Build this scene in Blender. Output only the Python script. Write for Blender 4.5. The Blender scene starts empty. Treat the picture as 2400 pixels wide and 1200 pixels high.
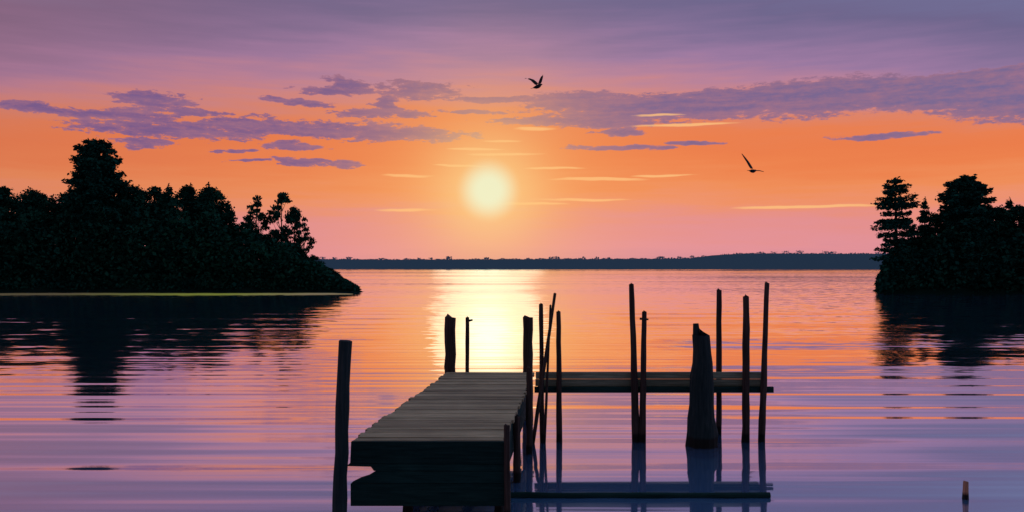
import bpy, math, random
import numpy as np
from mathutils import Vector, Matrix, Quaternion

random.seed(7)
scene = bpy.context.scene
COL = scene.collection
try:
    scene.view_settings.view_transform = 'Standard'
    scene.view_settings.look = 'None'
    scene.view_settings.exposure = 0
except Exception:
    pass

CAM_H = 2.6
F = 2078.0
def bx(u, d):            # lateral offset (m) of a bearing at distance d
    return (u-1200.0)/F*d
def hz(v, d):            # height (m) of an elevation angle at distance d
    return CAM_H+(618.0-v)/F*d

def lin(c):
    return tuple(((x/255.0)/12.92 if x/255.0 <= 0.04045 else ((x/255.0+0.055)/1.055)**2.4) for x in c)

# ------------------------------------------------------------------ node helpers
class NT:
    def __init__(s, tree):
        s.t = tree; s.n = tree.nodes; s.l = tree.links
    def node(s, typ, **kw):
        n = s.n.new(typ)
        for k, v in kw.items(): setattr(n, k, v)
        return n
    def put(s, sock, val):
        if val is None: return
        if isinstance(val, bpy.types.NodeSocket): s.l.new(val, sock)
        else:
            try: sock.default_value = val
            except Exception: sock.default_value = tuple(val)+(1.0,)
    def M(s, op, a, b=None, c=None, clamp=False):
        n = s.node('ShaderNodeMath', operation=op); n.use_clamp = clamp
        s.put(n.inputs[0], a); s.put(n.inputs[1], b); s.put(n.inputs[2], c)
        return n.outputs[0]
    def V(s, op, a, b=None, c=None):
        n = s.node('ShaderNodeVectorMath', operation=op)
        s.put(n.inputs[0], a)
        if b is not None: s.put(n.inputs[1], b)
        if c is not None: s.put(n.inputs[2], c)
        return n.outputs['Value'] if op in ('DOT_PRODUCT', 'LENGTH') else n.outputs[0]
    def MR(s, v, a, b, c, d, smooth=False):
        n = s.node('ShaderNodeMapRange'); n.clamp = True
        if smooth: n.interpolation_type = 'SMOOTHSTEP'
        s.put(n.inputs[0], v)
        for i, q in enumerate((a, b, c, d)): s.put(n.inputs[i+1], q)
        return n.outputs[0]
    def noise(s, vec, scale=1.0, detail=3.0, rough=0.55):
        n = s.node('ShaderNodeTexNoise')
        s.put(n.inputs['Vector'], vec); n.inputs['Scale'].default_value = scale
        n.inputs['Detail'].default_value = detail; n.inputs['Roughness'].default_value = rough
        return n
    def mix(s, f, a, b, blend='MIX'):
        n = s.node('ShaderNodeMix', data_type='RGBA', blend_type=blend)
        s.put(n.inputs[0], f)
        for sock, v in ((n.inputs[6], a), (n.inputs[7], b)):
            if isinstance(v, bpy.types.NodeSocket): s.l.new(v, sock)
            else: sock.default_value = tuple(v)[:3]+(1.0,)
        return n.outputs[2]
    def ramp(s, f, stops, interp='LINEAR'):
        n = s.node('ShaderNodeValToRGB'); cr = n.color_ramp; cr.interpolation = interp
        while len(cr.elements) > 1: cr.elements.remove(cr.elements[-1])
        cr.elements[0].position = stops[0][0]; cr.elements[0].color = tuple(stops[0][1])+(1,)
        for p, c in stops[1:]:
            e = cr.elements.new(p); e.color = tuple(c)+(1,)
        s.put(n.inputs[0], f)
        return n.outputs[0]

# ------------------------------------------------------------------ world / sky
SUN_AZ = math.atan2(1145-1200, F)
SUN_EL = math.atan2(618-446, F)
world = bpy.data.worlds.new("World"); scene.world = world; world.use_nodes = True
try: world.cycles.sampling_method = 'NONE'
except Exception: pass
w = NT(world.node_tree)
for n in list(w.n): w.n.remove(n)
out = w.node('ShaderNodeOutputWorld')
tc = w.node('ShaderNodeTexCoord')
sep = w.node('ShaderNodeSeparateXYZ'); w.l.new(tc.outputs['Generated'], sep.inputs[0])
X, Y, Z = sep.outputs
az = w.M('ARCTAN2', X, Y); el = w.M('ARCSINE', Z)
cmb = w.node('ShaderNodeCombineXYZ'); w.put(cmb.inputs[0], az); w.put(cmb.inputs[1], el)
P = cmb.outputs[0]
# broad gradient
daz = w.M('SUBTRACT', az, SUN_AZ)
daz2 = w.M('MINIMUM', w.M('MULTIPLY', daz, daz), 0.5)
wgt = w.MR(el, 0.07, 0.22, 0.0, 1.0, True)
streak = w.noise(w.V('MULTIPLY', P, (4.0, 34.0, 1.0)), 1.0, 4.0, 0.6).outputs[0]
streak2 = w.noise(w.V('MULTIPLY', P, (9.0, 120.0, 1.0)), 1.0, 2.0, 0.6).outputs[0]
ele = w.M('ADD', el, w.M('MULTIPLY', w.M('MULTIPLY', daz2, 0.20), wgt))
ele = w.M('ADD', ele, w.M('MULTIPLY', w.M('SUBTRACT', streak, 0.5), 0.060))
ele = w.M('ADD', ele, w.M('MULTIPLY', w.M('SUBTRACT', streak2, 0.5), 0.026))
stops = [(0.000,(212,140,152)),(0.018,(224,144,152)),(0.040,(226,142,142)),(0.054,(230,142,128)),(0.066,(236,144,108)),
 (0.085,(238,140,88)),(0.110,(236,128,76)),(0.132,(234,124,74)),(0.152,(232,126,80)),(0.172,(222,130,102)),
 (0.192,(206,132,132)),(0.212,(182,128,154)),(0.235,(154,120,160)),(0.260,(130,110,150)),(0.290,(110,101,140)),
 (0.33,(112,112,152)),(0.40,(124,132,172))]
grad = w.ramp(w.M('DIVIDE', ele, 0.40), [(max(0,p)/0.40, lin(c)) for p, c in stops])
# unseen high sky brightened to cool blue to light deck and water
grad = w.mix(w.MR(el, 0.36, 1.1, 0, 1, True), grad, lin((138,156,190)))
# hue shift across bearings : duller/redder far from the sun one way, fresher the other
grad = w.mix(w.MR(az, -0.55, -0.1, 0.30, 0.0), grad, lin((176,98,84)), 'MIX')
# clouds  (three soft ellipses are evaluated per vector operation)
def ellipse_field(pvec, items):
    sp_ = w.node('ShaderNodeSeparateXYZ'); w.l.new(pvec, sp_.inputs[0])
    def spread(sock):
        c_ = w.node('ShaderNodeCombineXYZ')
        for i in range(3): w.l.new(sock, c_.inputs[i])
        return c_.outputs[0]
    A = spread(sp_.outputs[0]); B = spread(sp_.outputs[1])
    prm = []
    for (u, v, ru, rv) in items:
        a = math.atan2(u-1200, F); e = math.atan2(618-v, math.hypot(u-1200, F))
        ra = ru/F*math.cos(a)**2; re = rv/F*math.cos(a)
        prm.append((1/ra, -a/ra, 1/re, -e/re))
    while len(prm) % 3: prm.append(prm[-1])
    acc = None
    for i in range(0, len(prm), 3):
        g = prm[i:i+3]
        q = w.V('MULTIPLY_ADD', A, tuple(k[0] for k in g), tuple(k[1] for k in g))
        q = w.V('MULTIPLY', q, q)
        p = w.V('MULTIPLY_ADD', B, tuple(k[2] for k in g), tuple(k[3] for k in g))
        r = w.V('MULTIPLY_ADD', p, p, q)
        acc = r if acc is None else w.V('MINIMUM', acc, r)
    so = w.node('ShaderNodeSeparateXYZ'); w.l.new(acc, so.inputs[0])
    mn = w.M('MINIMUM', w.M('MINIMUM', so.outputs[0], so.outputs[1]), so.outputs[2])
    return w.M('SUBTRACT', 1.0, mn)
wn = w.noise(w.V('MULTIPLY', P, (14.0, 55.0, 1.0)), 1.0, 3.0, 0.6).outputs['Color']
warp = w.V('MULTIPLY', w.V('SUBTRACT', wn, (0.5, 0.5, 0.5)), (0.09, 0.016, 0.0))
PW = w.V('ADD', P, warp)
clouds = [(90,256,150,13),(360,238,80,26),(250,268,160,15),(470,264,130,9),(820,200,58,20),(780,214,95,8),
 (975,210,96,24),(915,248,42,26),(890,268,110,12),(700,240,90,8),(400,304,210,19),(620,298,160,19),(335,336,76,14),
 (760,304,130,18),(880,312,84,22),(960,315,135,14),(690,344,74,11),(722,382,74,9),(822,388,40,9),(560,352,60,4),
 (1350,238,120,21),(1500,248,250,26),(1430,276,160,25),(1270,285,140,12),(1640,252,260,30),(1760,222,200,20),
 (1960,226,300,46),(2200,216,290,46),(2400,228,240,54),(1450,308,70,11),(1470,346,150,6),(1640,333,60,5),
 (2070,320,130,8),(2250,180,260,12),(1150,232,110,8),(1120,262,80,5),(1190,280,70,5),(600,378,60,4)]
fld = ellipse_field(PW, clouds)
cdet = w.noise(w.V('MULTIPLY', P, (66.0, 205.0, 1.0)), 1.0, 5.0, 0.68).outputs[0]
camp = w.MR(az, -0.1, 0.12, 4.8, 3.0)
cf = w.M('ADD', fld, w.M('MULTIPLY', w.M('SUBTRACT', cdet, 0.44), camp))
cmask = w.MR(cf, 0.0, 0.5, 0.0, 0.94, True)
ccol = w.mix(w.MR(az, -0.2, 0.45, 0, 1), lin((110,86,138)), lin((112,101,146)))
ccol = w.mix(w.MR(streak2, 0.42, 0.72, 0.0, 0.50), ccol, lin((166,114,134)))
ccol = w.mix(w.MR(cf, 0.2, 1.3, 0.32, 0.0), ccol, lin((204,126,120)))
skyc = w.mix(cmask, grad, ccol)
# pale lit streaks
lights = [(960,412,75,4),(1400,420,120,4),(1560,411,70,3),(1360,468,120,4),(1880,485,170,4),(950,491,80,4),(1190,362,90,4),
 (1600,292,120,4),(1110,350,70,3),(1250,302,60,4),(1540,270,60,3),(1080,388,60,3),(1300,395,80,3),(1230,478,90,3),(1180,330,60,3)]
P2 = w.V('ADD', P, w.V('MULTIPLY', w.V('SUBTRACT', wn, (0.5,0.5,0.5)), (0.05, 0.006, 0.0)))
lf = w.M('ADD', ellipse_field(P2, lights), w.M('MULTIPLY', w.M('SUBTRACT', streak2, 0.5), 1.5))
lmask = w.MR(lf, -0.2, 0.9, 0.0, 0.68, True)
skyc = w.mix(lmask, skyc, lin((252,186,124)))
# sun glow
sd = (math.sin(SUN_AZ)*math.cos(SUN_EL), math.cos(SUN_AZ)*math.cos(SUN_EL), math.sin(SUN_EL))
ang = w.M('ARCCOSINE', w.M('MINIMUM', w.V('DOT_PRODUCT', tc.outputs['Generated'], sd), 0.9999999))
g2 = w.M('EXPONENT', w.M('MULTIPLY', w.M('POWER', w.M('DIVIDE', ang, 0.130), 2.0), -1.0))
g1 = w.M('EXPONENT', w.M('MULTIPLY', w.M('POWER', w.M('DIVIDE', ang, 0.060), 2.0), -1.0))
skyc = w.mix(w.M('MULTIPLY', g2, 0.50), skyc, lin((248,172,100)))
skyc = w.mix(w.M('MULTIPLY', g1, 0.78), skyc, lin((249,208,138)))
skyc = w.mix(w.M('MULTIPLY', lmask, 0.5), skyc, lin((253,200,130)))
disc = w.MR(ang, 0.010, 0.039, 1.0, 0.0, True)
skyc = w.mix(disc, skyc, lin((236,236,196)))
# sky away from the sunset is dimmer dusk
back = w.MR(Y, -0.7, 0.45, 0.32, 1.0, True)
skyc = w.mix(1.0, skyc, back, 'MULTIPLY')
bg = w.node('ShaderNodeBackground'); w.l.new(skyc, bg.inputs[0]); bg.inputs[1].default_value = 1.0
nish = w.node('ShaderNodeTexSky'); nish.sky_type = 'NISHITA'; nish.sun_disc = False
nish.sun_elevation = SUN_EL; nish.sun_rotation = SUN_AZ
bg2 = w.node('ShaderNodeBackground'); w.l.new(nish.outputs[0], bg2.inputs[0]); bg2.inputs[1].default_value = 0.001
add = w.node('ShaderNodeAddShader'); w.l.new(bg.outputs[0], add.inputs[0]); w.l.new(bg2.outputs[0], add.inputs[1])
w.l.new(add.outputs[0], out.inputs[0])

# the hazy low sun: very weak, wide and warm
ld = bpy.data.lights.new("sun", 'SUN'); ld.energy = 0.0062; ld.angle = math.radians(7.3); ld.color = (0.95, 0.95, 0.74)
lo = bpy.data.objects.new("sun", ld); COL.objects.link(lo)
lo.rotation_euler = Vector(sd).to_track_quat('Z', 'Y').to_euler()
lo.location = (0, 60, 30)

# ------------------------------------------------------------------ materials
def new_mat(name):
    m = bpy.data.materials.new(name); m.use_nodes = True
    t = NT(m.node_tree)
    for n in list(t.n): t.n.remove(n)
    return m, t
def finish(t, col, rough=0.8, spec=0.3, normal=None):
    o = t.node('ShaderNodeOutputMaterial'); b = t.node('ShaderNodeBsdfPrincipled')
    t.put(b.inputs['Base Color'], col if isinstance(col, bpy.types.NodeSocket) else tuple(col)+(1,))
    t.put(b.inputs['Roughness'], rough); b.inputs['Specular IOR Level'].default_value = spec
    if normal: t.l.new(normal, b.inputs['Normal'])
    t.l.new(b.outputs[0], o.inputs[0])
def matte(t, col, air=None):
    o = t.node('ShaderNodeOutputMaterial'); b = t.node('ShaderNodeBsdfDiffuse')
    t.put(b.inputs['Color'], col)
    if air is None: t.l.new(b.outputs[0], o.inputs[0]); return
    # aerial haze painted in as faint emission, standing for half a kilometre of air
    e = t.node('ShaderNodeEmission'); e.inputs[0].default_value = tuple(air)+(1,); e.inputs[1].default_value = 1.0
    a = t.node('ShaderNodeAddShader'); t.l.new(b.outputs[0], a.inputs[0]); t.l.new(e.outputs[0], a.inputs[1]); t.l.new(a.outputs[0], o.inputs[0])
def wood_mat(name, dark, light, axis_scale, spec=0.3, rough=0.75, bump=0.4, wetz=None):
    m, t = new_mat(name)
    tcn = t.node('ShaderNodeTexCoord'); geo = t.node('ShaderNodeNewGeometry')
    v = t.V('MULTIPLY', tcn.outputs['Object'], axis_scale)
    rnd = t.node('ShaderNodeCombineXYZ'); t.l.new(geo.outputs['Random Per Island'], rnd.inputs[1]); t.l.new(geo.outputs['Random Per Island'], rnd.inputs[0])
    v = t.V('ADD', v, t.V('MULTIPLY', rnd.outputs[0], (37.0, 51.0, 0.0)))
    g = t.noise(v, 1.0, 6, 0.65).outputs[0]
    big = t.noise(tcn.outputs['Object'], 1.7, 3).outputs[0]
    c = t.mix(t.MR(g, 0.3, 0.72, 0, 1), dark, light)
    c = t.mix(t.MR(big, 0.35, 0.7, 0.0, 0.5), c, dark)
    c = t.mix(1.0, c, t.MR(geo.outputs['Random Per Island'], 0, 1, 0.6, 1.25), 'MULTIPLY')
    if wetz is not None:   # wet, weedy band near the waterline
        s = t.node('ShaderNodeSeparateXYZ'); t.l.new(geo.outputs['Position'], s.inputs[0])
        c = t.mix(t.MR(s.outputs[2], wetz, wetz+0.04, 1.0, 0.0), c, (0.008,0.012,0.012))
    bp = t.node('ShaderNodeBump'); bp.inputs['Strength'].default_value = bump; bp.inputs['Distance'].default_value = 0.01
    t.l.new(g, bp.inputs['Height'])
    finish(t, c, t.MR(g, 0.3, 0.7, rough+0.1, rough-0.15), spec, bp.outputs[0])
    return m
MAT_PLANK = wood_mat("weathered_planks", (0.21,0.19,0.11), (0.60,0.54,0.32), (3.0, 60.0, 60.0), 0.2)
MAT_BOARD = wood_mat("grey_green_side_board", (0.12,0.17,0.12), (0.40,0.50,0.36), (2.0, 60.0, 45.0), 0.15)
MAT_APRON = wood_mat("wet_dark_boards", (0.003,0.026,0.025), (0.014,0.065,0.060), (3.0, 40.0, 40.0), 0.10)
MAT_POST = wood_mat("dark_post_wood", (0.022,0.019,0.017), (0.10,0.08,0.07), (45.0, 45.0, 2.5), 0.2, 0.8, 0.7, 0.10)
MAT_PILE = wood_mat("wet_pile_wood", (0.004,0.022,0.026), (0.03,0.058,0.062), (30.0, 30.0, 2.0), 0.2, 0.8, 0.8, 0.12)
MAT_STAKE = wood_mat("bare_stake_wood", (0.30,0.17,0.11), (0.66,0.38,0.25), (60.0, 60.0, 3.0), 0.3, 0.75, 0.4, 0.045)
MAT_BARK = wood_mat("bark", (0.02,0.02,0.014), (0.06,0.05,0.04), (8.0, 8.0, 1.5), 0.05)

def leaf_mat(name, a, b, air=None):
    m, t = new_mat(name)
    geo = t.node('ShaderNodeNewGeometry')
    n = t.noise(geo.outputs['Position'], 0.6, 2).outputs[0]
    c = t.mix(t.MR(n, 0.35, 0.65, 0, 1), a, b)
    c = t.mix(1.0, c, t.MR(geo.outputs['Random Per Island'], 0, 1, 0.5, 1.5), 'MULTIPLY')
    matte(t, c, air)
    return m
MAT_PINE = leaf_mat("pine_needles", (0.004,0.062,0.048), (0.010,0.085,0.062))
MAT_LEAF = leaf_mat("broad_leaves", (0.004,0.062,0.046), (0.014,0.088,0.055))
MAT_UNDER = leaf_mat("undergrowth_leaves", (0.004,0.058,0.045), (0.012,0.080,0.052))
HAZE_GLOW = (0.015, 0.029, 0.056)
MAT_FARWOOD = leaf_mat("hazy_far_foliage", (0.003,0.006,0.008), (0.005,0.010,0.014), HAZE_GLOW)
def soil_mat(name, a, b, sc, air=None):
    m, t = new_mat(name)
    geo = t.node('ShaderNodeNewGeometry')
    n = t.noise(geo.outputs['Position'], sc, 5).outputs[0]
    matte(t, t.mix(t.MR(n, 0.35, 0.65, 0, 1), a, b), air)
    return m
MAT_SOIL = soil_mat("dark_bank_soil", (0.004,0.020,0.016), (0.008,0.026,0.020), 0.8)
MAT_FARSOIL = soil_mat("hazy_far_ground", (0.003,0.006,0.008), (0.004,0.008,0.011), 0.05, HAZE_GLOW)
m_, t_ = new_mat("strip_tint")
g_ = t_.node('ShaderNodeNewGeometry'); s_ = t_.node('ShaderNodeSeparateXYZ'); t_.l.new(g_.outputs['Position'], s_.inputs[0])
n_ = t_.noise(t_.V('MULTIPLY', g_.outputs['Position'], (0.25, 1.2, 1.0)), 1.0, 4).outputs[0]
c_ = t_.mix(t_.MR(s_.outputs[0], -38.0, -27.0, 0, 1), (0.50,0.40,0.16), (0.85,0.95,0.12))
c_ = t_.mix(t_.MR(s_.outputs[0], -24.0, -17.0, 0, 1), c_, (0.98,0.78,0.30))
c_ = t_.mix(t_.MR(n_, 0.5, 0.75, 0, 0.4), c_, (0.20,0.26,0.06))
matte(t_, c_); MAT_STRIP = m_

# water
def water_mat():
    m, t = new_mat("lake_water")
    geo = t.node('ShaderNodeNewGeometry'); pos = geo.outputs['Position']
    sp = t.node('ShaderNodeSeparateXYZ'); t.l.new(pos, sp.inputs[0]); x, y, z = sp.outputs
    def nzr(sx, sy, det=2.0, rough=0.5, off=0.0):
        v = t.V('MULTIPLY_ADD', pos, (sx, sy, 0.0), (off, off*1.7, off))
        return t.noise(v, 1.0, det, rough).outputs[0]
    def nz(*a): return t.M('SUBTRACT', nzr(*a), 0.5)
    broad = nz(0.026, 0.66, 2, 0.5, 3.0)
    mid = nz(0.045, 2.5, 2, 0.6, 9.0)
    fine = nz(0.5, 8.0, 1, 0.6, 17.0)
    xr = nz(0.5, 1.6, 1, 0.5, 31.0)
    chop = nz(0.9, 2.2, 2, 0.6, 57.0)
    farb = nz(0.008, 0.07, 2, 0.6, 41.0)
    far = t.MR(y, 25.0, 260.0, 0.0, 1.0)
    near = t.MR(y, 9.0, 36.0, 1.0, 0.36)
    ny = t.M('MULTIPLY', broad, 0.105)
    ny = t.M('ADD', ny, t.M('MULTIPLY', mid, 0.130))
    ny = t.M('ADD', ny, t.M('MULTIPLY', fine, 0.014))
    ny = t.M('MULTIPLY', ny, near)
    ny = t.M('ADD', ny, t.M('MULTIPLY', farb, t.M('MULTIPLY', far, 0.12)))
    ax = t.M('ABSOLUTE', x)
    side = t.MR(ax, 3.5, 6.5, 0.0, 1.0, True)
    # breeze lanes: narrow ruffled strips whose facets look higher into the sky
    lane = t.MR(nzr(0.022, 0.50, 2, 0.6, 5.0), 0.53, 0.57, 0.0, 1.0, True)
    lane = t.M('MULTIPLY', lane, t.M('MULTIPLY', t.MR(y, 24.0, 28.0, 0.0, 1.0), t.MR(y, 46.0, 54.0, 1.0, 0.0)))
    lane2 = t.MR(nzr(0.05, 1.25, 2, 0.6, 15.0), 0.54, 0.60, 0.0, 1.0, True)
    lane2 = t.M('MULTIPLY', lane2, t.M('MULTIPLY', t.MR(y, 16.0, 20.0, 0.0, 1.0), t.MR(y, 32.0, 40.0, 1.0, 0.0)))
    lee = t.M('MULTIPLY', side, t.MR(x, 6.0, 12.0, 1.0, 0.55))
    ny = t.M('SUBTRACT', ny, t.M('MULTIPLY', t.M('MULTIPLY', lane, lee), 0.034))
    ny = t.M('SUBTRACT', ny, t.M('MULTIPLY', t.M('MULTIPLY', lane2, lee), 0.018))
    ny = t.M('SUBTRACT', ny, t.M('MULTIPLY', t.M('ABSOLUTE', mid), t.M('MULTIPLY', far, 0.16)))
    ny = t.M('SUBTRACT', ny, t.M('MULTIPLY', far, 0.012))
    # facets leaned toward the near shore to shorten the bank reflections
    bias = t.M('MULTIPLY', t.MR(y, 15.0, 32.0, 0.034, 0.0), t.MR(y, 9.0, 15.0, 0.5, 1.0))
    ny = t.M('SUBTRACT', ny, t.M('MULTIPLY', bias, t.MR(side, 0.0, 1.0, 0.09, 1.0)))
    # added slope lines, shaped to show the orange part of the sky as streaks
    def orange_line(ny, y_, w0, w1, slope, off):
        wk = t.M('ABSOLUTE', t.M('SUBTRACT', t.M('ADD', y, t.M('MULTIPLY', nz(0.05, 0.0, 1, 0.5, off), 0.5)), y_))
        wk = t.M('MULTIPLY', t.MR(wk, w0, w1, 1.0, 0.0, True), t.MR(ax, 2.6, 3.8, 0.0, 1.0))
        return t.M('ADD', t.M('MULTIPLY', ny, t.M('SUBTRACT', 1.0, wk)), t.M('MULTIPLY', wk, slope))
    ny = orange_line(ny, 14.9, 0.07, 0.20, 0.009, 80.0)
    ny = orange_line(ny, 17.6, 0.05, 0.22, -0.002, 90.0)
    nx = t.M('ADD', t.M('MULTIPLY', xr, 0.012), t.M('MULTIPLY', chop, t.MR(y, 17.0, 34.0, 0.0, 0.42)))
    cb = t.node('ShaderNodeCombineXYZ'); t.put(cb.inputs[0], nx); t.put(cb.inputs[1], ny); cb.inputs[2].default_value = 1.0
    N = t.V('NORMALIZE', cb.outputs[0])
    lw = t.node('ShaderNodeLayerWeight'); lw.inputs['Blend'].default_value = 0.5
    fac = t.MR(lw.outputs['Facing'], 0.70, 0.85, 0.58, 0.98)
    gl = t.node('ShaderNodeBsdfGlossy'); gl.inputs['Color'].default_value = (1.0, 1.0, 1.0, 1)
    gl.inputs['Roughness'].default_value = 0.05; t.l.new(N, gl.inputs['Normal'])
    df = t.node('ShaderNodeBsdfDiffuse'); df.inputs['Color'].default_value = (0.10, 0.26, 0.56, 1)
    mx = t.node('ShaderNodeMixShader'); t.l.new(fac, mx.inputs[0]); t.l.new(df.outputs[0], mx.inputs[1]); t.l.new(gl.outputs[0], mx.inputs[2])
    o = t.node('ShaderNodeOutputMaterial'); t.l.new(mx.outputs[0], o.inputs[0])
    return m
MAT_WATER = water_mat()

# ------------------------------------------------------------------ mesh builder
class MB:
    def __init__(s): s.v = []; s.f = []
    def add(s, v, f):
        b = len(s.v); s.v += [tuple(q) for q in v]; s.f += [tuple(b+i for i in q) for q in f]
    def box(s, x0, x1, y0, y1, z0, z1):
        s.add([(x0,y0,z0),(x1,y0,z0),(x1,y1,z0),(x0,y1,z0),(x0,y0,z1),(x1,y0,z1),(x1,y1,z1),(x0,y1,z1)],
              [(0,3,2,1),(4,5,6,7),(0,1,5,4),(1,2,6,5),(2,3,7,6),(3,0,4,7)])
    def prism(s, poly_xz, y0, y1):
        n = len(poly_xz)
        s.add([(a,y0,b) for a,b in poly_xz]+[(a,y1,b) for a,b in poly_xz],
              [tuple(range(n)), tuple(range(2*n-1, n-1, -1))]+[(i, i+n, (i+1)%n+n, (i+1)%n) for i in range(n)])
    def tube(s, pts, rad, seg=8, jit=0.0, rng=random):
        pts = [Vector(p) for p in pts]; v = []; f = []
        off = [1+rng.uniform(-jit, jit) for _ in range(seg)]
        for i, p in enumerate(pts):
            d = (pts[min(i+1, len(pts)-1)]-pts[max(i-1, 0)]).normalized()
            a = d.orthogonal().normalized() if abs(d.z) < 0.9 else (Vector((1,0,0))-d*d.x).normalized()
            b = d.cross(a)
            for k in range(seg):
                t = 2*math.pi*k/seg; r = rad[i]*off[k]*(1+rng.uniform(-jit, jit)*0.5)
                v.append(p+(a*math.cos(t)+b*math.sin(t))*r)
        for i in range(len(pts)-1):
            for k in range(seg):
                f.append((i*seg+k, i*seg+(k+1)%seg, (i+1)*seg+(k+1)%seg, (i+1)*seg+k))
        f.append(tuple(range(seg))[::-1]); f.append(tuple((len(pts)-1)*seg+k for k in range(seg)))
        s.add(v, f)
    def obj(s, name, mat, smooth=False):
        me = bpy.data.meshes.new(name); me.from_pydata(s.v, [], s.f); me.materials.append(mat); me.update()
        if smooth: me.polygons.foreach_set('use_smooth', [True]*len(me.polygons))
        o = bpy.data.objects.new(name, me); COL.objects.link(o); return o

def leaf_mesh(name, centers, size, mat, rng, flat=0.0, aspect=1.0):
    """many small diamond leaves / needle sprays around the centres"""
    n = len(centers); c = np.asarray(centers, float)
    d1 = rng.normal(size=(n, 3)); d1[:, 2] *= (1-flat); d1 /= np.linalg.norm(d1, axis=1)[:, None]
    d2 = rng.normal(size=(n, 3)); d2[:, 2] *= (1-flat*0.6); d2 -= d1*(d1*d2).sum(1)[:, None]; d2 /= np.linalg.norm(d2, axis=1)[:, None]
    s = size*rng.uniform(0.6, 1.4, size=(n, 1))
    v = np.stack([c-d1*s*aspect, c-d2*s*0.5, c+d1*s*aspect, c+d2*s*0.5], axis=1).reshape(-1, 3)
    me = bpy.data.meshes.new(name)
    me.vertices.add(4*n); me.vertices.foreach_set('co', v.ravel())
    me.loops.add(4*n); me.loops.foreach_set('vertex_index', np.arange(4*n, dtype=np.int32))
    me.polygons.add(n); me.polygons.foreach_set('loop_start', np.arange(0, 4*n, 4, dtype=np.int32))
    me.update(calc_edges=True); me.validate()
    me.materials.append(mat)
    return me

def parent(ch, pa):
    ch.parent = pa
    return ch
def empty(name, loc):
    e = bpy.data.objects.new(name, None); e.location = loc; e.empty_display_size = 0.3; COL.objects.link(e); return e

# ------------------------------------------------------------------ tree prototypes (origin at the base)
def conifer_meshes(seed, H, profile, n_whorl, z0, dens=1.0, leaf=0.16, droop=0.05):
    """profile(t)->radius for t 0..1 from crown base to top"""
    rng = np.random.default_rng(seed); rr = random.Random(seed)
    tr = MB(); lean = rr.uniform(-0.02, 0.02)*H
    tr.tube([(0,0,-0.6),(0,0,H*0.3),(lean*0.5,0,H*0.65),(lean,0,H*0.985)], [0.022*H,0.017*H,0.010*H,0.012], 8, 0.08, rr)
    cen = []
    for i in range(n_whorl):
        t = (i+rr.uniform(0.1, 0.9))/n_whorl
        z = z0+(H-z0)*t*0.985
        R = profile(t)
        nb = 5+int(R*2.2)
        a0 = rr.uniform(0, 6.28)
        for b in range(nb):
            a = a0+6.283*b/nb+rr.uniform(-0.3, 0.3)
            L = R*rr.uniform(0.55, 1.12)
            up = rr.uniform(-0.05, 0.25)*L*(0.4+t)-droop*L
            p0 = Vector((lean*z/H, 0, z)); p1 = p0+Vector((math.cos(a)*L*0.55, math.sin(a)*L*0.55, up*0.3))
            p2 = p0+Vector((math.cos(a)*L, math.sin(a)*L, up))
            tr.tube([p0, p1, p2], [0.02+0.012*L, 0.014+0.006*L, 0.006], 4)
            m = int(60*L*dens)+8
            s = rng.uniform(0.22, 1.0, m)**0.8
            base = np.array(p0)[None]*(1-s[:, None])+np.array(p2)[None]*s[:, None]
            wdt = 0.20*L*(1.15-s)+0.07
            jit = rng.normal(size=(m, 3))*np.stack([wdt, wdt, 0.25*wdt+0.06], 1)
            cen.append(base+jit)
    top = np.array([lean, 0, H-0.25])+rng.normal(size=(40, 3))*np.array([0.12, 0.12, 0.2]); cen.append(top)
    cen = np.concatenate(cen)
    me = leaf_mesh("crown", cen, leaf, MAT_PINE, rng, 0.55, 1.0)
    return tr, me
def broad_meshes(seed, H, W, nclump, per, z0f=0.18, leaf=0.17, sparse=False):
    rng = np.random.default_rng(seed); rr = random.Random(seed)
    tr = MB(); lean = rr.uniform(-0.05, 0.05)*H
    tr.tube([(0,0,-0.6),(lean*0.3,0,H*0.3),(lean*0.8,0,H*0.6),(lean,0,H*0.9)], [0.024*H,0.019*H,0.012*H,0.02], 8, 0.1, rr)
    cen = []
    for i in range(nclump):
        a = rr.uniform(0, 6.283); t = rr.uniform(0.0, 1.0)
        z = H*(z0f+(0.97-z0f)*t)
        R = W/2*math.sqrt(max(0.03, 1-abs(2*t-0.75)**2.6/1.9))*(0.35 if t > 0.93 else (0.65 if t > 0.85 else 1))
        r = R*rr.uniform(0.15, 1.0)**0.6
        c = Vector((lean*t+math.cos(a)*r, math.sin(a)*r, z))
        s0 = Vector((lean*0.7*max(0,t-0.1), 0, max(H*0.2, z-0.9*r-0.3)))
        tr.tube([s0, s0.lerp(c, 0.55)+Vector((0,0,-0.06*r)), c], [0.05, 0.03, 0.01] if not sparse else [0.035,0.022,0.008], 4)
        cr = rr.uniform(0.28, 0.5)*(W/3.2)*(0.95 if sparse else 1.0)
        flat = 0.45 if sparse else 0.62
        cen.append(np.array(c)+rng.normal(size=(per, 3))*np.array([cr, cr, cr*flat])*0.62)
    me = leaf_mesh("crown", np.concatenate(cen), leaf, MAT_LEAF, rng, 0.25, 0.8)
    return tr, me

PROTO = {}
def proto(key, tr, me):
    t = tr.obj("trunk", MAT_BARK); COL.objects.unlink(t)
    PROTO[key] = (t, me, [0])
def plant(key, kind, x, y, z, sc, rot, label, group=None, cat="tree", sxy=None):
    t, me, cnt = PROTO[key]
    e = empty(kind, (x, y, z)); e.rotation_euler = (0, 0, rot)
    k = sxy or sc
    e.scale = (k, k, sc)
    a = t.copy(); COL.objects.link(a); a.name = "trunk"; parent(a, e)
    c = bpy.data.objects.new("crown", me); COL.objects.link(c); parent(c, e)
    e["label"] = label; e["category"] = cat
    if group: e["group"] = group
    return e

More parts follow.
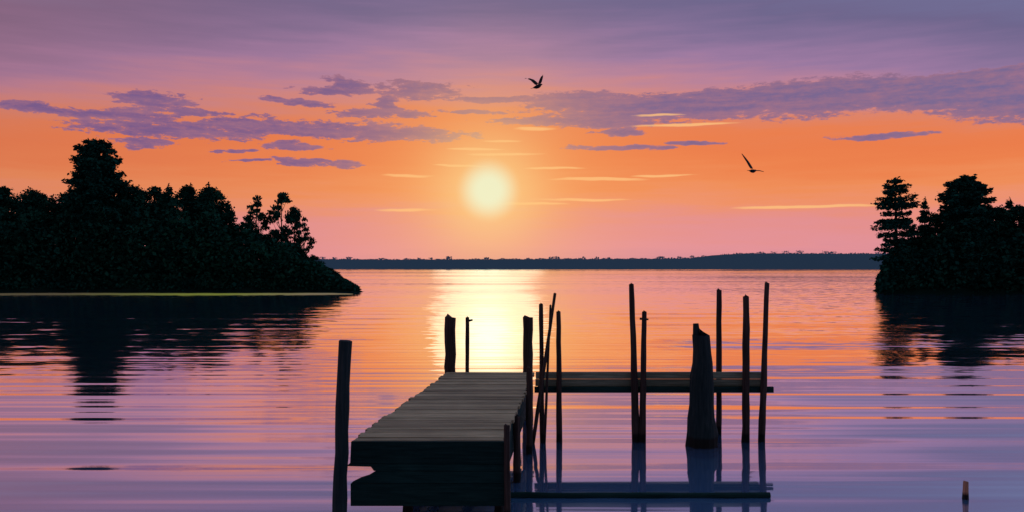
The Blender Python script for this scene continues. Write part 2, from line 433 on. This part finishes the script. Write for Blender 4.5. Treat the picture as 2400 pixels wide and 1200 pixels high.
def prof_dome(t):
    if t < 0.50: return 2.75-0.5*abs(t-0.3)
    if t < 0.86: return 2.55-0.90*((t-0.50)/0.36)
    return 1.6*math.sqrt(max(0.0, 1-((t-0.86)/0.145)**2))+0.12
tr, me = conifer_meshes(3, 10.0, lambda t: prof_dome(t), 23, 2.6, 1.15); proto('dome', tr, me)
tr, me = conifer_meshes(11, 10.0, lambda t: (1.45-0.25*math.sin(t*22))*(1.0 if t < 0.80 else math.sqrt(max(0.02, 1-((t-0.80)/0.21)**2))), 19, 0.6, 0.9, 0.15); proto('column', tr, me)
tr, me = conifer_meshes(12, 10.0, lambda t: 2.1*(1.0 if t < 0.66 else math.sqrt(max(0.03, 1-((t-0.66)/0.35)**2))), 28, 0.4, 1.5, 0.18); proto('full', tr, me)
tr, me = conifer_meshes(13, 7.0, lambda t: 1.5*(1-t)**0.75+0.1, 18, 0.5, 1.3, 0.14); proto('spire', tr, me)
for i in range(4):
    tr, me = broad_meshes(20+i, 7.0, 3.6, 42, 110); proto('broad%d' % i, tr, me)
for i in range(3):
    tr, me = broad_meshes(40+i, 4.5, 2.6, 28, 80, 0.25, 0.14, True); proto('open%d' % i, tr, me)

# ------------------------------------------------------------------ terrain banks
def fbm(x, y, s):
    return (math.sin(x*0.31+s)*math.cos(y*0.27+s*2)+0.5*math.sin(x*0.83+y*0.5+s*3)+0.3*math.sin(x*1.9-y*1.3+s))/1.8
def bank_h(dist, x, y, hmax, L, s):
    if dist <= 0: return max(-1.2, dist*0.5)
    return hmax*(1-math.exp(-dist/L))+0.25*fbm(x, y, s)*min(1, dist/2.0)
def left_dist(x, y):
    e = -13.7-0.215*(y-81)+0.35*fbm(x*0.2, y*2, 1.0)
    return min(y-81.0-0.5*fbm(x*2, 3, 4.0), (e-x)*0.40)
def left_h(x, y): return bank_h(left_dist(x, y), x, y, 5.0, 6.0, 1.0)
def right_dist(x, y):
    e = 0.415*y+0.9*fbm(y*3, 3, 2.0)+0.35*math.sin(y*1.9)
    return min(y-76.0-0.8*fbm(x*2, 8, 4.0), x-e)
def right_h(x, y): return bank_h(right_dist(x, y), x, y, 2.6, 4.0, 2.0)
def grid(name, x0, x1, y0, y1, step, hf, mat, label):
    nx = int((x1-x0)/step)+1; nyy = int((y1-y0)/step)+1
    m = MB()
    m.v = [(x0+i*step, y0+j*step, hf(x0+i*step, y0+j*step)) for j in range(nyy) for i in range(nx)]
    m.f = [(j*nx+i, j*nx+i+1, (j+1)*nx+i+1, (j+1)*nx+i) for j in range(nyy-1) for i in range(nx-1)]
    o = m.obj(name, mat, True); o["kind"] = "structure"; o["label"] = label; o["category"] = "ground"
    return o
grid("wooded_bank", -110, -10, 78, 150, 1.0, left_h, MAT_SOIL, "dark wooded point of land sloping into the lake")
grid("wooded_bank", 28, 120, 73, 150, 1.0, right_h, MAT_SOIL, "low dark wooded lake bank under the trees")
# thin strip added off the point to draw the bright line along shore
m = MB(); n = 150
for i in range(n+1):
    x = -62+48.4*i/n; k = math.sin(math.pi*min(1, (n-i)/12.0)*0.5)
    yc = 75.6+0.35*math.sin(x*0.3)
    hw = k*(3.4+0.7*fbm(x*1.5, 2, 5)+0.3*math.sin(x*2.3))
    m.v += [(x, yc-hw, -0.05), (x, yc-hw*0.5, 0.035), (x, yc+hw*0.5, 0.04), (x, yc+hw, -0.05)]
for i in range(n):
    for k in range(3): a = i*4+k; m.f.append((a, a+4, a+5, a+1))
o = m.obj("shore_strip", MAT_STRIP, True); o["kind"] = "structure"; o["label"] = "thin yellow-green strip added for the bright line along the wooded point"; o["category"] = "shore_strip"

# canopy tops on the left point (elevation angle profile)
prof_u = [-400,0,60,90,140,200,340,400,460,505,525,560,600,650,700,740,770,795,815,832,850]
prof_v = [440,444,452,440,456,455,440,444,436,442,476,516,528,548,572,600,622,643,660,670,678]
def top_left(u): return float(np.interp(u, prof_u, prof_v))

# undergrowth as an uncountable mass
rng = np.random.default_rng(5)
def undergrowth(name, urange, drange, topf, hf, distf, n, label, keep=0.8, size=0.26, minh=0.15):
    u = rng.uniform(urange[0], urange[1], n); d = rng.uniform(drange[0], drange[1], n)
    x = (u-1200)/F*d
    c = []
    for i in range(n):
        h = hf(x[i], d[i])
        if distf(x[i], d[i]) < 0.1: continue
        zt = hz(topf(u[i]), d[i])
        lump = 0.8+0.35*fbm(x[i]*2.2, d[i]*2.2, 6)
        zt = h+(zt-h)*keep*min(1.05, lump)
        if zt < h+minh: zt = h+minh*(1+0.8*lump)
        c.append((x[i], d[i], rng.uniform(h-0.1, zt)))
    me = leaf_mesh(name, np.array(c), size, MAT_UNDER, rng, 0.2, 0.8)
    o = bpy.data.objects.new(name, me); COL.objects.link(o)
    o["kind"] = "stuff"; o["label"] = label; o["category"] = "undergrowth"
    return o
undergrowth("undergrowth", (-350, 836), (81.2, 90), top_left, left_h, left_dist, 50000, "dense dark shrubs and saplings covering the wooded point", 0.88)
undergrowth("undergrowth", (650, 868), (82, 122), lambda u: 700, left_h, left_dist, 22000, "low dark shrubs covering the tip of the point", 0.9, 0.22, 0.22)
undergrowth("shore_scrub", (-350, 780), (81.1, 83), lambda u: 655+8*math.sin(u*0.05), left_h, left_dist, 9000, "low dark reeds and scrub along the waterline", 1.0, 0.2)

rr = random.Random(99)
G1 = "trees on the wooded point"
u = -330
while u < 520:
    for row, d in enumerate((86, 92)):
        uu = u+rr.uniform(-10, 10)+row*22
        if uu > 500: continue
        dd = d+rr.uniform(-2, 2); x = bx(uu, dd); g = left_h(x, dd)
        tv = top_left(uu)+rr.uniform(-10, 12)
        zt = hz(tv, dd); key = rr.choice(['broad0','broad1','broad2','broad3','spire'])
        Hn = zt-g
        name = "spruce_tree" if key == 'spire' else "broadleaf_tree"
        lab = "dark pointed spruce in the wood on the point" if key == 'spire' else "dark leafy tree in the wood on the point"
        plant(key, name, x, dd, g, Hn/7.0, rr.uniform(0, 6.28), lab, G1, sxy=max(0.8, Hn/7.0))
    u += 46
# slope trees
for (uu, tv, key) in [(495,440,'broad1'),(535,498,'broad2'),(590,516,'broad0'),(640,538,'broad3'),(690,570,'broad1'),(735,600,'broad2'),(768,628,'broad0')]:
    dd = 86 if uu < 700 else 85; x = bx(uu, dd); g = left_h(x, dd); Hn = hz(tv, dd)-g
    plant(key, "broadleaf_tree", x, dd, g, Hn/7.0, rr.uniform(0, 6.28), "small dark leafy tree on the sloping bank", G1, sxy=max(0.5, Hn/7.0))
# open-crowned trees standing above the slope
for (uu, tv, key, wd) in [(532,475,'open0',0.8),(600,458,'open1',1.0),(660,452,'open2',1.15),(690,482,'open0',0.9),(712,522,'open1',0.75)]:
    dd = 87.5; x = bx(uu, dd); g = left_h(x, dd); Hn = hz(tv, dd)-g
    plant(key, "open_crowned_tree", x, dd, g, Hn/4.5, rr.uniform(0, 6.28), "thin open-crowned tree with sky showing through", G1, sxy=wd)
# the tall pine
dd = 84.5; x = bx(230, dd); g = left_h(x, dd)
plant('dome', "pine_tree", x, dd, g, (hz(330, dd)-g)/10.0, 0.6, "tall dark pine rising above the wooded point", sxy=1.12)

# right bank trees
prof_ur = [2050,2075,2110,2150,2170,2200,2220,2260,2300,2325,2360,2400,2800]
prof_vr = [660,590,560,540,520,505,500,490,490,505,500,500,500]
def top_right(u): return float(np.interp(u, prof_ur, prof_vr))
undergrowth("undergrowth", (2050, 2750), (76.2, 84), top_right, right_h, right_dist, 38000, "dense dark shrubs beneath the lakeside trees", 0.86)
G2 = "trees on the low lake bank"
for (uu, tv, key, dd, sxy, nm, lab) in [
    (2100,418,'column',77.5,1.05,"pine_tree","narrow ragged pine with gaps at the water's edge"),
    (2262,414,'full',78,1.0,"pine_tree","full dark pine with a broad rounded crown"),
    (2168,470,'spire',79,0.8,"spruce_tree","small pointed spruce between two larger trees"),
    (2192,500,'broad0',80,0.8,"broadleaf_tree","low dark leafy tree among pines"),
    (2140,530,'broad2',79,0.8,"broadleaf_tree","low dark leafy tree among pines"),
    (2335,486,'broad1',79,0.9,"broadleaf_tree","dark leafy tree beside the full pine"),
    (2366,470,'spire',80,1.0,"spruce_tree","small pointed spruce at the lake bank"),
    (2395,480,'broad3',79,1.0,"broadleaf_tree","dark leafy tree beside the full pine"),
    (2465,440,'full',81,0.8,"pine_tree","full dark pine with a broad rounded crown"),
    (2480,470,'broad2',80,1.1,"broadleaf_tree","dark leafy tree on the lake bank"),
    (2550,450,'full',82,1.0,"pine_tree","full dark pine with a broad rounded crown"),
    (2630,480,'broad0',80,1.2,"broadleaf_tree","dark leafy tree on the lake bank")]:
    x = bx(uu, dd); g = max(0.1, right_h(x, dd)); H0 = 10.0 if key in ('column','full') else 7.0
    plant(key, nm, x, dd, g, (hz(tv, dd)-g)/H0, rr.uniform(0, 6.28), lab, G2, sxy=sxy)

# ------------------------------------------------------------------ far shore
def far_top(x):
    u = 1200+x*F/460
    b = 4.95+0.10*math.sin(x*0.011)+0.08*math.sin(x*0.05+1)
    return b+3.3*float(np.interp(u, [1200,1560,1700,1745,3000], [0.0,0.12,0.30,0.92,1.05]))
m = MB(); n = 600
for i in range(n+1):
    x = -1200+2400*i/n+0.0
    yo = 6*math.sin(x*0.013)+3*math.sin(x*0.041)
    for (dy, h) in ((0,-1.0),(0.6,0.3),(8,far_top(x)*0.55),(22,far_top(x)*1.0-0.15),(80,far_top(x)*0.95),(400,0.5)):
        m.v.append((x, 450+yo+dy, h))
for i in range(n):
    for k in range(5): a = i*6+k; m.f.append((a, a+6, a+7, a+1))
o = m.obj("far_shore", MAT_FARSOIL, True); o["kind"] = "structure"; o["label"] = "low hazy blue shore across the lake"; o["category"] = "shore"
n = 60000
xs = rng.uniform(-700, 700, n); c = []
for i in range(n):
    x = xs[i]; yo = 6*math.sin(x*0.013)+3*math.sin(x*0.041)
    bump = 0.15*math.sin(x*0.9)+0.12*math.sin(x*0.37+2)
    if math.sin(x*0.6+math.sin(x*.13)*3) > 0.8: bump += 1.2*abs(math.sin(x*0.05))
    c.append((x, 472+yo+rng.uniform(-4, 6), rng.uniform(0.25, 1.0)**0.4*(far_top(x)+bump+0.10)))
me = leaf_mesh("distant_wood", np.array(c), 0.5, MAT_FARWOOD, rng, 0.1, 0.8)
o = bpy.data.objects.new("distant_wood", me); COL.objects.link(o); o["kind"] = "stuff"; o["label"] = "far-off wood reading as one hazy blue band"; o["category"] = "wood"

# ------------------------------------------------------------------ lake
m = MB(); m.add([(-4000,-30,0),(4000,-30,0),(4000,6000,0),(-4000,6000,0)], [(0,1,2,3)])
o = m.obj("lake_water", MAT_WATER); o["kind"] = "structure"; o["label"] = "calm rippled lake reflecting the sunset"; o["category"] = "water"

# ------------------------------------------------------------------ dock
DZ = 0.80
y0, y1 = 9.03, 14.73
def wl(y): return -1.63+0.57*(y-y0)/(y1-y0)      # walkway left edge
def wr(y): return -0.087+0.45*(y-y0)/(y1-y0)     # walkway right edge
dock = empty("dock", (-0.8, y0, 0)); dock["label"] = "weathered wooden L-shaped dock standing in the lake"; dock["category"] = "dock"
def dpart(o):
    o.parent = dock; o.matrix_parent_inverse = Matrix.Translation((0.8, -y0, 0)); return o
rp = random.Random(4)
d = MB(); y = y0; pw = 0.145
while y < y1-0.02:
    a = y+0.004; b = min(y+pw-0.005, y1); ov = rp.uniform(-0.02, 0.03); ov2 = rp.uniform(-0.015, 0.02); dz = rp.uniform(-0.004, 0.004)
    xl0, xr0 = wl(a)-ov, wr(a)+ov2; xl1, xr1 = wl(b)-ov, wr(b)+ov2
    z0, z1 = DZ-0.04+dz, DZ+dz
    tl = rp.uniform(-0.003, 0.003)
    d.add([(xl0,a,z0),(xr0,a,z0),(xr1,b,z0),(xl1,b,z0),(xl0,a,z1+tl),(xr0,a,z1-tl),(xr1,b,z1-tl),(xl1,b,z1+tl)],
          [(0,3,2,1),(4,5,6,7),(0,1,5,4),(1,2,6,5),(2,3,7,6),(3,0,4,7)])
    y += pw
o = dpart(d.obj("walkway_deck", MAT_PLANK)); bv = o.modifiers.new("b", 'BEVEL'); bv.width = 0.004; bv.segments = 2
# side walkway: narrow planks behind a tall grey-green side board
AE = 3.70
d = MB()
for yy in (13.10, 13.23, 13.36):
    dz = rp.uniform(-0.003, 0.003)
    d.box(0.40+rp.uniform(-0.02,0.02), AE+rp.uniform(-0.03,0.03), yy, yy+0.12, DZ-0.034+dz, DZ+dz)
o = dpart(d.obj("side_walkway_deck", MAT_PLANK)); bv = o.modifiers.new("b", 'BEVEL'); bv.width = 0.004; bv.segments = 2
d = MB()
d.box(0.345, AE+0.02, 13.052, 13.088, DZ-0.002, DZ+0.098)
d.box(0.35, AE+0.0, 13.056, 13.090, DZ+0.103, DZ+0.204)
o = dpart(d.obj("side_board", MAT_BOARD)); bv = o.modifiers.new("b", 'BEVEL'); bv.width = 0.004; bv.segments = 2
# front apron : stacked boards, middle one broken at its end
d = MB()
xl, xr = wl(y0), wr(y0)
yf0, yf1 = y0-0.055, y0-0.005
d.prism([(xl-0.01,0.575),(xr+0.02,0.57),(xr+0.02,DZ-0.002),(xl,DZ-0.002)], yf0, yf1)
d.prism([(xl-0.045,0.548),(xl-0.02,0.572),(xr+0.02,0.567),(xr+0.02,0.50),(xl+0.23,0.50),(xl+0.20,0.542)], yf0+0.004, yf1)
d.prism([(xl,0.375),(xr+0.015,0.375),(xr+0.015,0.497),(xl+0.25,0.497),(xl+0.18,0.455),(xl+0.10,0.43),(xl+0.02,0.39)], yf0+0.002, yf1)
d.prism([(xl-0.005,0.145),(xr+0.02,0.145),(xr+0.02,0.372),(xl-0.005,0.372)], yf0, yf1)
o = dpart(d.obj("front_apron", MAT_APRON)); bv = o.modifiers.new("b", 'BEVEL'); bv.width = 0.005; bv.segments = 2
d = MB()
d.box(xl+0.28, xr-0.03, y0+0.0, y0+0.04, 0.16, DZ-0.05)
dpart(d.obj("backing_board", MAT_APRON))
def skewboard(mb, fx, ya, yb, off0, off1, z0, z1):
    mb.add([(fx(ya)+off0,ya,z0),(fx(ya)+off1,ya,z0),(fx(yb)+off1,yb,z0),(fx(yb)+off0,yb,z0),
            (fx(ya)+off0,ya,z1),(fx(ya)+off1,ya,z1),(fx(yb)+off1,yb,z1),(fx(yb)+off0,yb,z1)],
           [(0,3,2,1),(4,5,6,7),(0,1,5,4),(1,2,6,5),(2,3,7,6),(3,0,4,7)])
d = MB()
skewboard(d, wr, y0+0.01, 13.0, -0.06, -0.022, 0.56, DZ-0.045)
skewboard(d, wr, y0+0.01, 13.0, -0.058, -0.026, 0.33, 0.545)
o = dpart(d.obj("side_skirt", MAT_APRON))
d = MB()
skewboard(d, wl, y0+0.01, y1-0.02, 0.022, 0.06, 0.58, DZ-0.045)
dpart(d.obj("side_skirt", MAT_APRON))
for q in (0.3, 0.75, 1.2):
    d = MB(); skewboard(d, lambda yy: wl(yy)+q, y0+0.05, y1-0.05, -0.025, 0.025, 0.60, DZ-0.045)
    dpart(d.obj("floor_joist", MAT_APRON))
# platform beams
d = MB()
d.box(0.33, AE+0.14, 13.0, 13.048, DZ-0.095, DZ-0.006)
o = dpart(d.obj("edge_beam", MAT_APRON)); bv = o.modifiers.new("b", 'BEVEL'); bv.width = 0.005

def post_mesh(xb, yb, xt, yt, ztop, rb, rt, name, mat, zb=-1.2, jit=0.07, flare=None, seed=0, seg=10):
    r_ = random.Random(seed); m = MB(); pts = []; rad = []; K = 14
    for i in range(K+1):
        t = i/K; z = zb+(ztop-zb)*t
        f = (z-0.0)/(ztop-0.0)
        bx_ = xb+(xt-xb)*f; by_ = yb+(yt-yb)*f
        pts.append((bx_+r_.uniform(-1,1)*0.10*rt, by_, z)); rad.append((rb+(rt-rb)*max(0, min(1, f)))*(1+r_.uniform(-0.06, 0.06)))
    pts.append((xt+0.1*rt, yt, ztop+0.12*rt)); rad.append(rt*0.82)
    m.tube(pts, rad, seg, jit, r_)
    o = m.obj(name, mat, False); return o
k = 12.95
posts = [ # xb,yb,xt,yt,ztop,rb,rt
 (-1.035,14.86,-1.035,14.86,1.70,0.10,0.098),
 (-0.750,14.84,-0.745,14.84,1.70,0.036,0.034),
 (0.262,14.87,0.266,14.87,1.70,0.085,0.078),
 (0.235,12.10,0.235,12.10,1.18,0.045,0.04),
 (0.44,k,0.425,k,2.01,0.036,0.03),
 (0.69,k,0.680,k,1.90,0.044,0.032),
 (1.81,k,1.745,k,2.30,0.062,0.036),
 (1.90,12.93,1.93,12.93,1.90,0.056,0.034),
 (3.16,13.54,3.165,13.54,2.20,0.045,0.040),
 (3.41,k,3.42,k,2.12,0.058,0.046),
 (3.645,k,3.725,k,2.32,0.055,0.034),
 (-1.065,9.10,-1.065,9.10,0.74,0.055,0.05),
 (-0.13,9.12,-0.13,9.12,0.74,0.05,0.05),
 (-1.28,11.8,-1.28,11.8,0.74,0.05,0.05),
 (-0.045,8.93,-0.052,8.93,0.97,0.034,0.028),
 (0.06,10.55,0.06,10.55,0.78,0.045,0.04),
]
for i, p in enumerate(posts):
    dpart(post_mesh(*p, "post", MAT_POST, seed=i+1))
d = MB(); d.tube([(-0.75,14.84,1.64),(-0.66,14.83,1.66)], [0.02,0.016], 6); dpart(d.obj("peg", MAT_POST))
d = MB(); d.tube([(1.86,12.9,1.80),(1.985,12.9,1.79)], [0.018,0.014], 6); dpart(d.obj("peg", MAT_POST))

# pole added on the water to draw the reflection of the edge beam
d = MB(); pts = [(-0.06+2.93*i/12, 9.86+0.01*math.sin(i*1.7), 0.022+0.003*math.sin(i*2.1)) for i in range(13)]
d.tube(pts, [0.034+0.003*math.sin(i*1.3) for i in range(13)], 10, 0.05)
o = d.obj("reflection_pole", MAT_APRON); o["label"] = "long dark pole added to draw the reflection of the dock edge"; o["category"] = "mirrored_rail"

o = post_mesh(-1.675,8.6,-1.62,8.6,1.85,0.072,0.062,"mooring_post",MAT_PILE,seed=31,seg=12)
o["label"] = "dark leaning wooden mooring post standing beside the dock"; o["category"] = "post"
pile = empty("wooden_pile", (2.71,12.68,0)); pile["label"] = "thick tapered dark wooden pile beside the dock platform"; pile["category"] = "pile"
a = post_mesh(2.705,12.66,2.715,12.68,1.58,0.238,0.122,"pile_shaft",MAT_PILE,seed=33,seg=14,jit=0.07)
b = MB(); b.tube([(2.64,12.68,1.50),(2.635,12.68,1.66),(2.63,12.68,1.745)],[0.055,0.05,0.04],8,0.08); b = b.obj("pile_peg", MAT_PILE)
for q in (a, b): q.parent = pile; q.matrix_parent_inverse = Matrix.Translation((-2.71,-12.68,0))
for i, p in enumerate([(0.30,12.80,0.625,12.86,2.17,0.028,0.020),(0.47,12.84,0.56,12.88,2.0,0.02,0.014)]):
    o = post_mesh(*p, "wooden_pole", MAT_POST, seed=50+i, seg=8); o["label"] = "thin leaning wooden pole propped against the dock"; o["category"] = "pole"; o["group"] = "poles leaning on the dock"
o = post_mesh(5.01,9.8,5.015,9.8,0.19,0.036,0.03,"wooden_stake",MAT_STAKE,seed=61,seg=9)
o["label"] = "short bare wooden stake poking out of the water"; o["category"] = "stake"

# ------------------------------------------------------------------ birds
MAT_BIRD, t = new_mat("dark_feathers")
geo = t.node('ShaderNodeNewGeometry'); finish(t, t.mix(t.noise(geo.outputs['Position'], 20).outputs[0], (0.01,0.01,0.012), (0.03,0.028,0.028)), 0.7, 0.1)
def loft(mb, secs):
    """secs: list of (centre, axis_a vector, axis_b vector) elliptical sections"""
    seg = 12; v = []; f = []
    for c, a, b in secs:
        for q in range(seg):
            th = 2*math.pi*q/seg; v.append(Vector(c)+Vector(a)*math.cos(th)+Vector(b)*math.sin(th))
    for i in range(len(secs)-1):
        for q in range(seg): f.append((i*seg+q, i*seg+(q+1)%seg, (i+1)*seg+(q+1)%seg, (i+1)*seg+q))
    f.append(tuple(range(seg))[::-1]); f.append(tuple((len(secs)-1)*seg+q for q in range(seg)))
    mb.add(v, f)
def bird(loc, rot, size, wl_, wr_, label, fat=1.0):
    """body along +X (head), wings as lists of (along, out, up, chord)"""
    m = MB()
    loft(m, [((x,0,z),(0,r*fat,0),(0,0,r*0.9*fat)) for x,z,r in [(-0.30,0.01,0.012),(-0.22,0.005,0.03),(-0.10,0,0.058),(0.04,0,0.068),(0.14,0.012,0.055),(0.19,0.028,0.036),(0.235,0.035,0.037),(0.27,0.032,0.026),(0.30,0.026,0.012),(0.345,0.02,0.005)]])
    loft(m, [((-0.24,0,0.005),(0,0.03,0),(0.0,0,0.012)),((-0.36,0,0.01),(0,0.055,0),(0,0,0.008)),((-0.42,0,0.012),(0,0.06,0),(0,0,0.006))])
    for side, wing in ((1, wl_), (-1, wr_)):
        secs = []
        for (al, ou, up, ch) in wing:
            th = max(0.010, ch*0.09)
            secs.append(((al, side*ou, up), (ch/2, 0, 0), (0, 0, th) if abs(up) < 0.9*ou+0.01 else (0, side*th, 0)))
        loft(m, secs)
    o = m.obj("bird", MAT_BIRD, True)
    rm = o.modifiers.new("r", 'REMESH'); rm.mode = 'VOXEL'; rm.voxel_size = 0.0085; rm.use_smooth_shade = True
    o.location = loc; o.rotation_euler = rot; o.scale = (size,)*3
    o["label"] = label; o["category"] = "bird"
    return o
wup = [(0.06,0.02,0.02,0.22),(0.07,0.12,0.15,0.24),(0.05,0.24,0.29,0.21),(-0.01,0.36,0.38,0.15),(-0.09,0.47,0.42,0.05)]
wflat = [(0.06,0.02,0.02,0.22),(0.07,0.14,0.02,0.22),(0.05,0.28,0.01,0.19),(0.01,0.40,-0.02,0.14),(-0.04,0.50,-0.04,0.06)]
wsteep = [(0.06,0.02,0.02,0.26),(0.06,0.12,0.18,0.27),(0.04,0.24,0.38,0.24),(0.0,0.36,0.56,0.18),(-0.06,0.46,0.72,0.06)]
bird((bx(1260,40), 40, hz(203,40)), (0.0, math.radians(-20), math.radians(48)), 1.12, wup, wup, "small dark bird flapping with wings raised in flight", 1.3)
bird((bx(1764,40), 40, hz(401,40)), (math.radians(2), math.radians(-2), math.radians(48)), 1.12, wsteep, wflat, "dark long-winged bird gliding with one wing raised", 1.2)

# ------------------------------------------------------------------ camera
cd = bpy.data.cameras.new("camera"); cam = bpy.data.objects.new("camera", cd); COL.objects.link(cam)
cam.location = (0, 0, CAM_H); cam.rotation_euler = (math.radians(90), 0, 0)
cd.sensor_width = 36.0; cd.lens = 36.0*F/2400.0; cd.shift_y = 18/2400.0
cd.clip_start = 0.1; cd.clip_end = 12000
scene.camera = cam
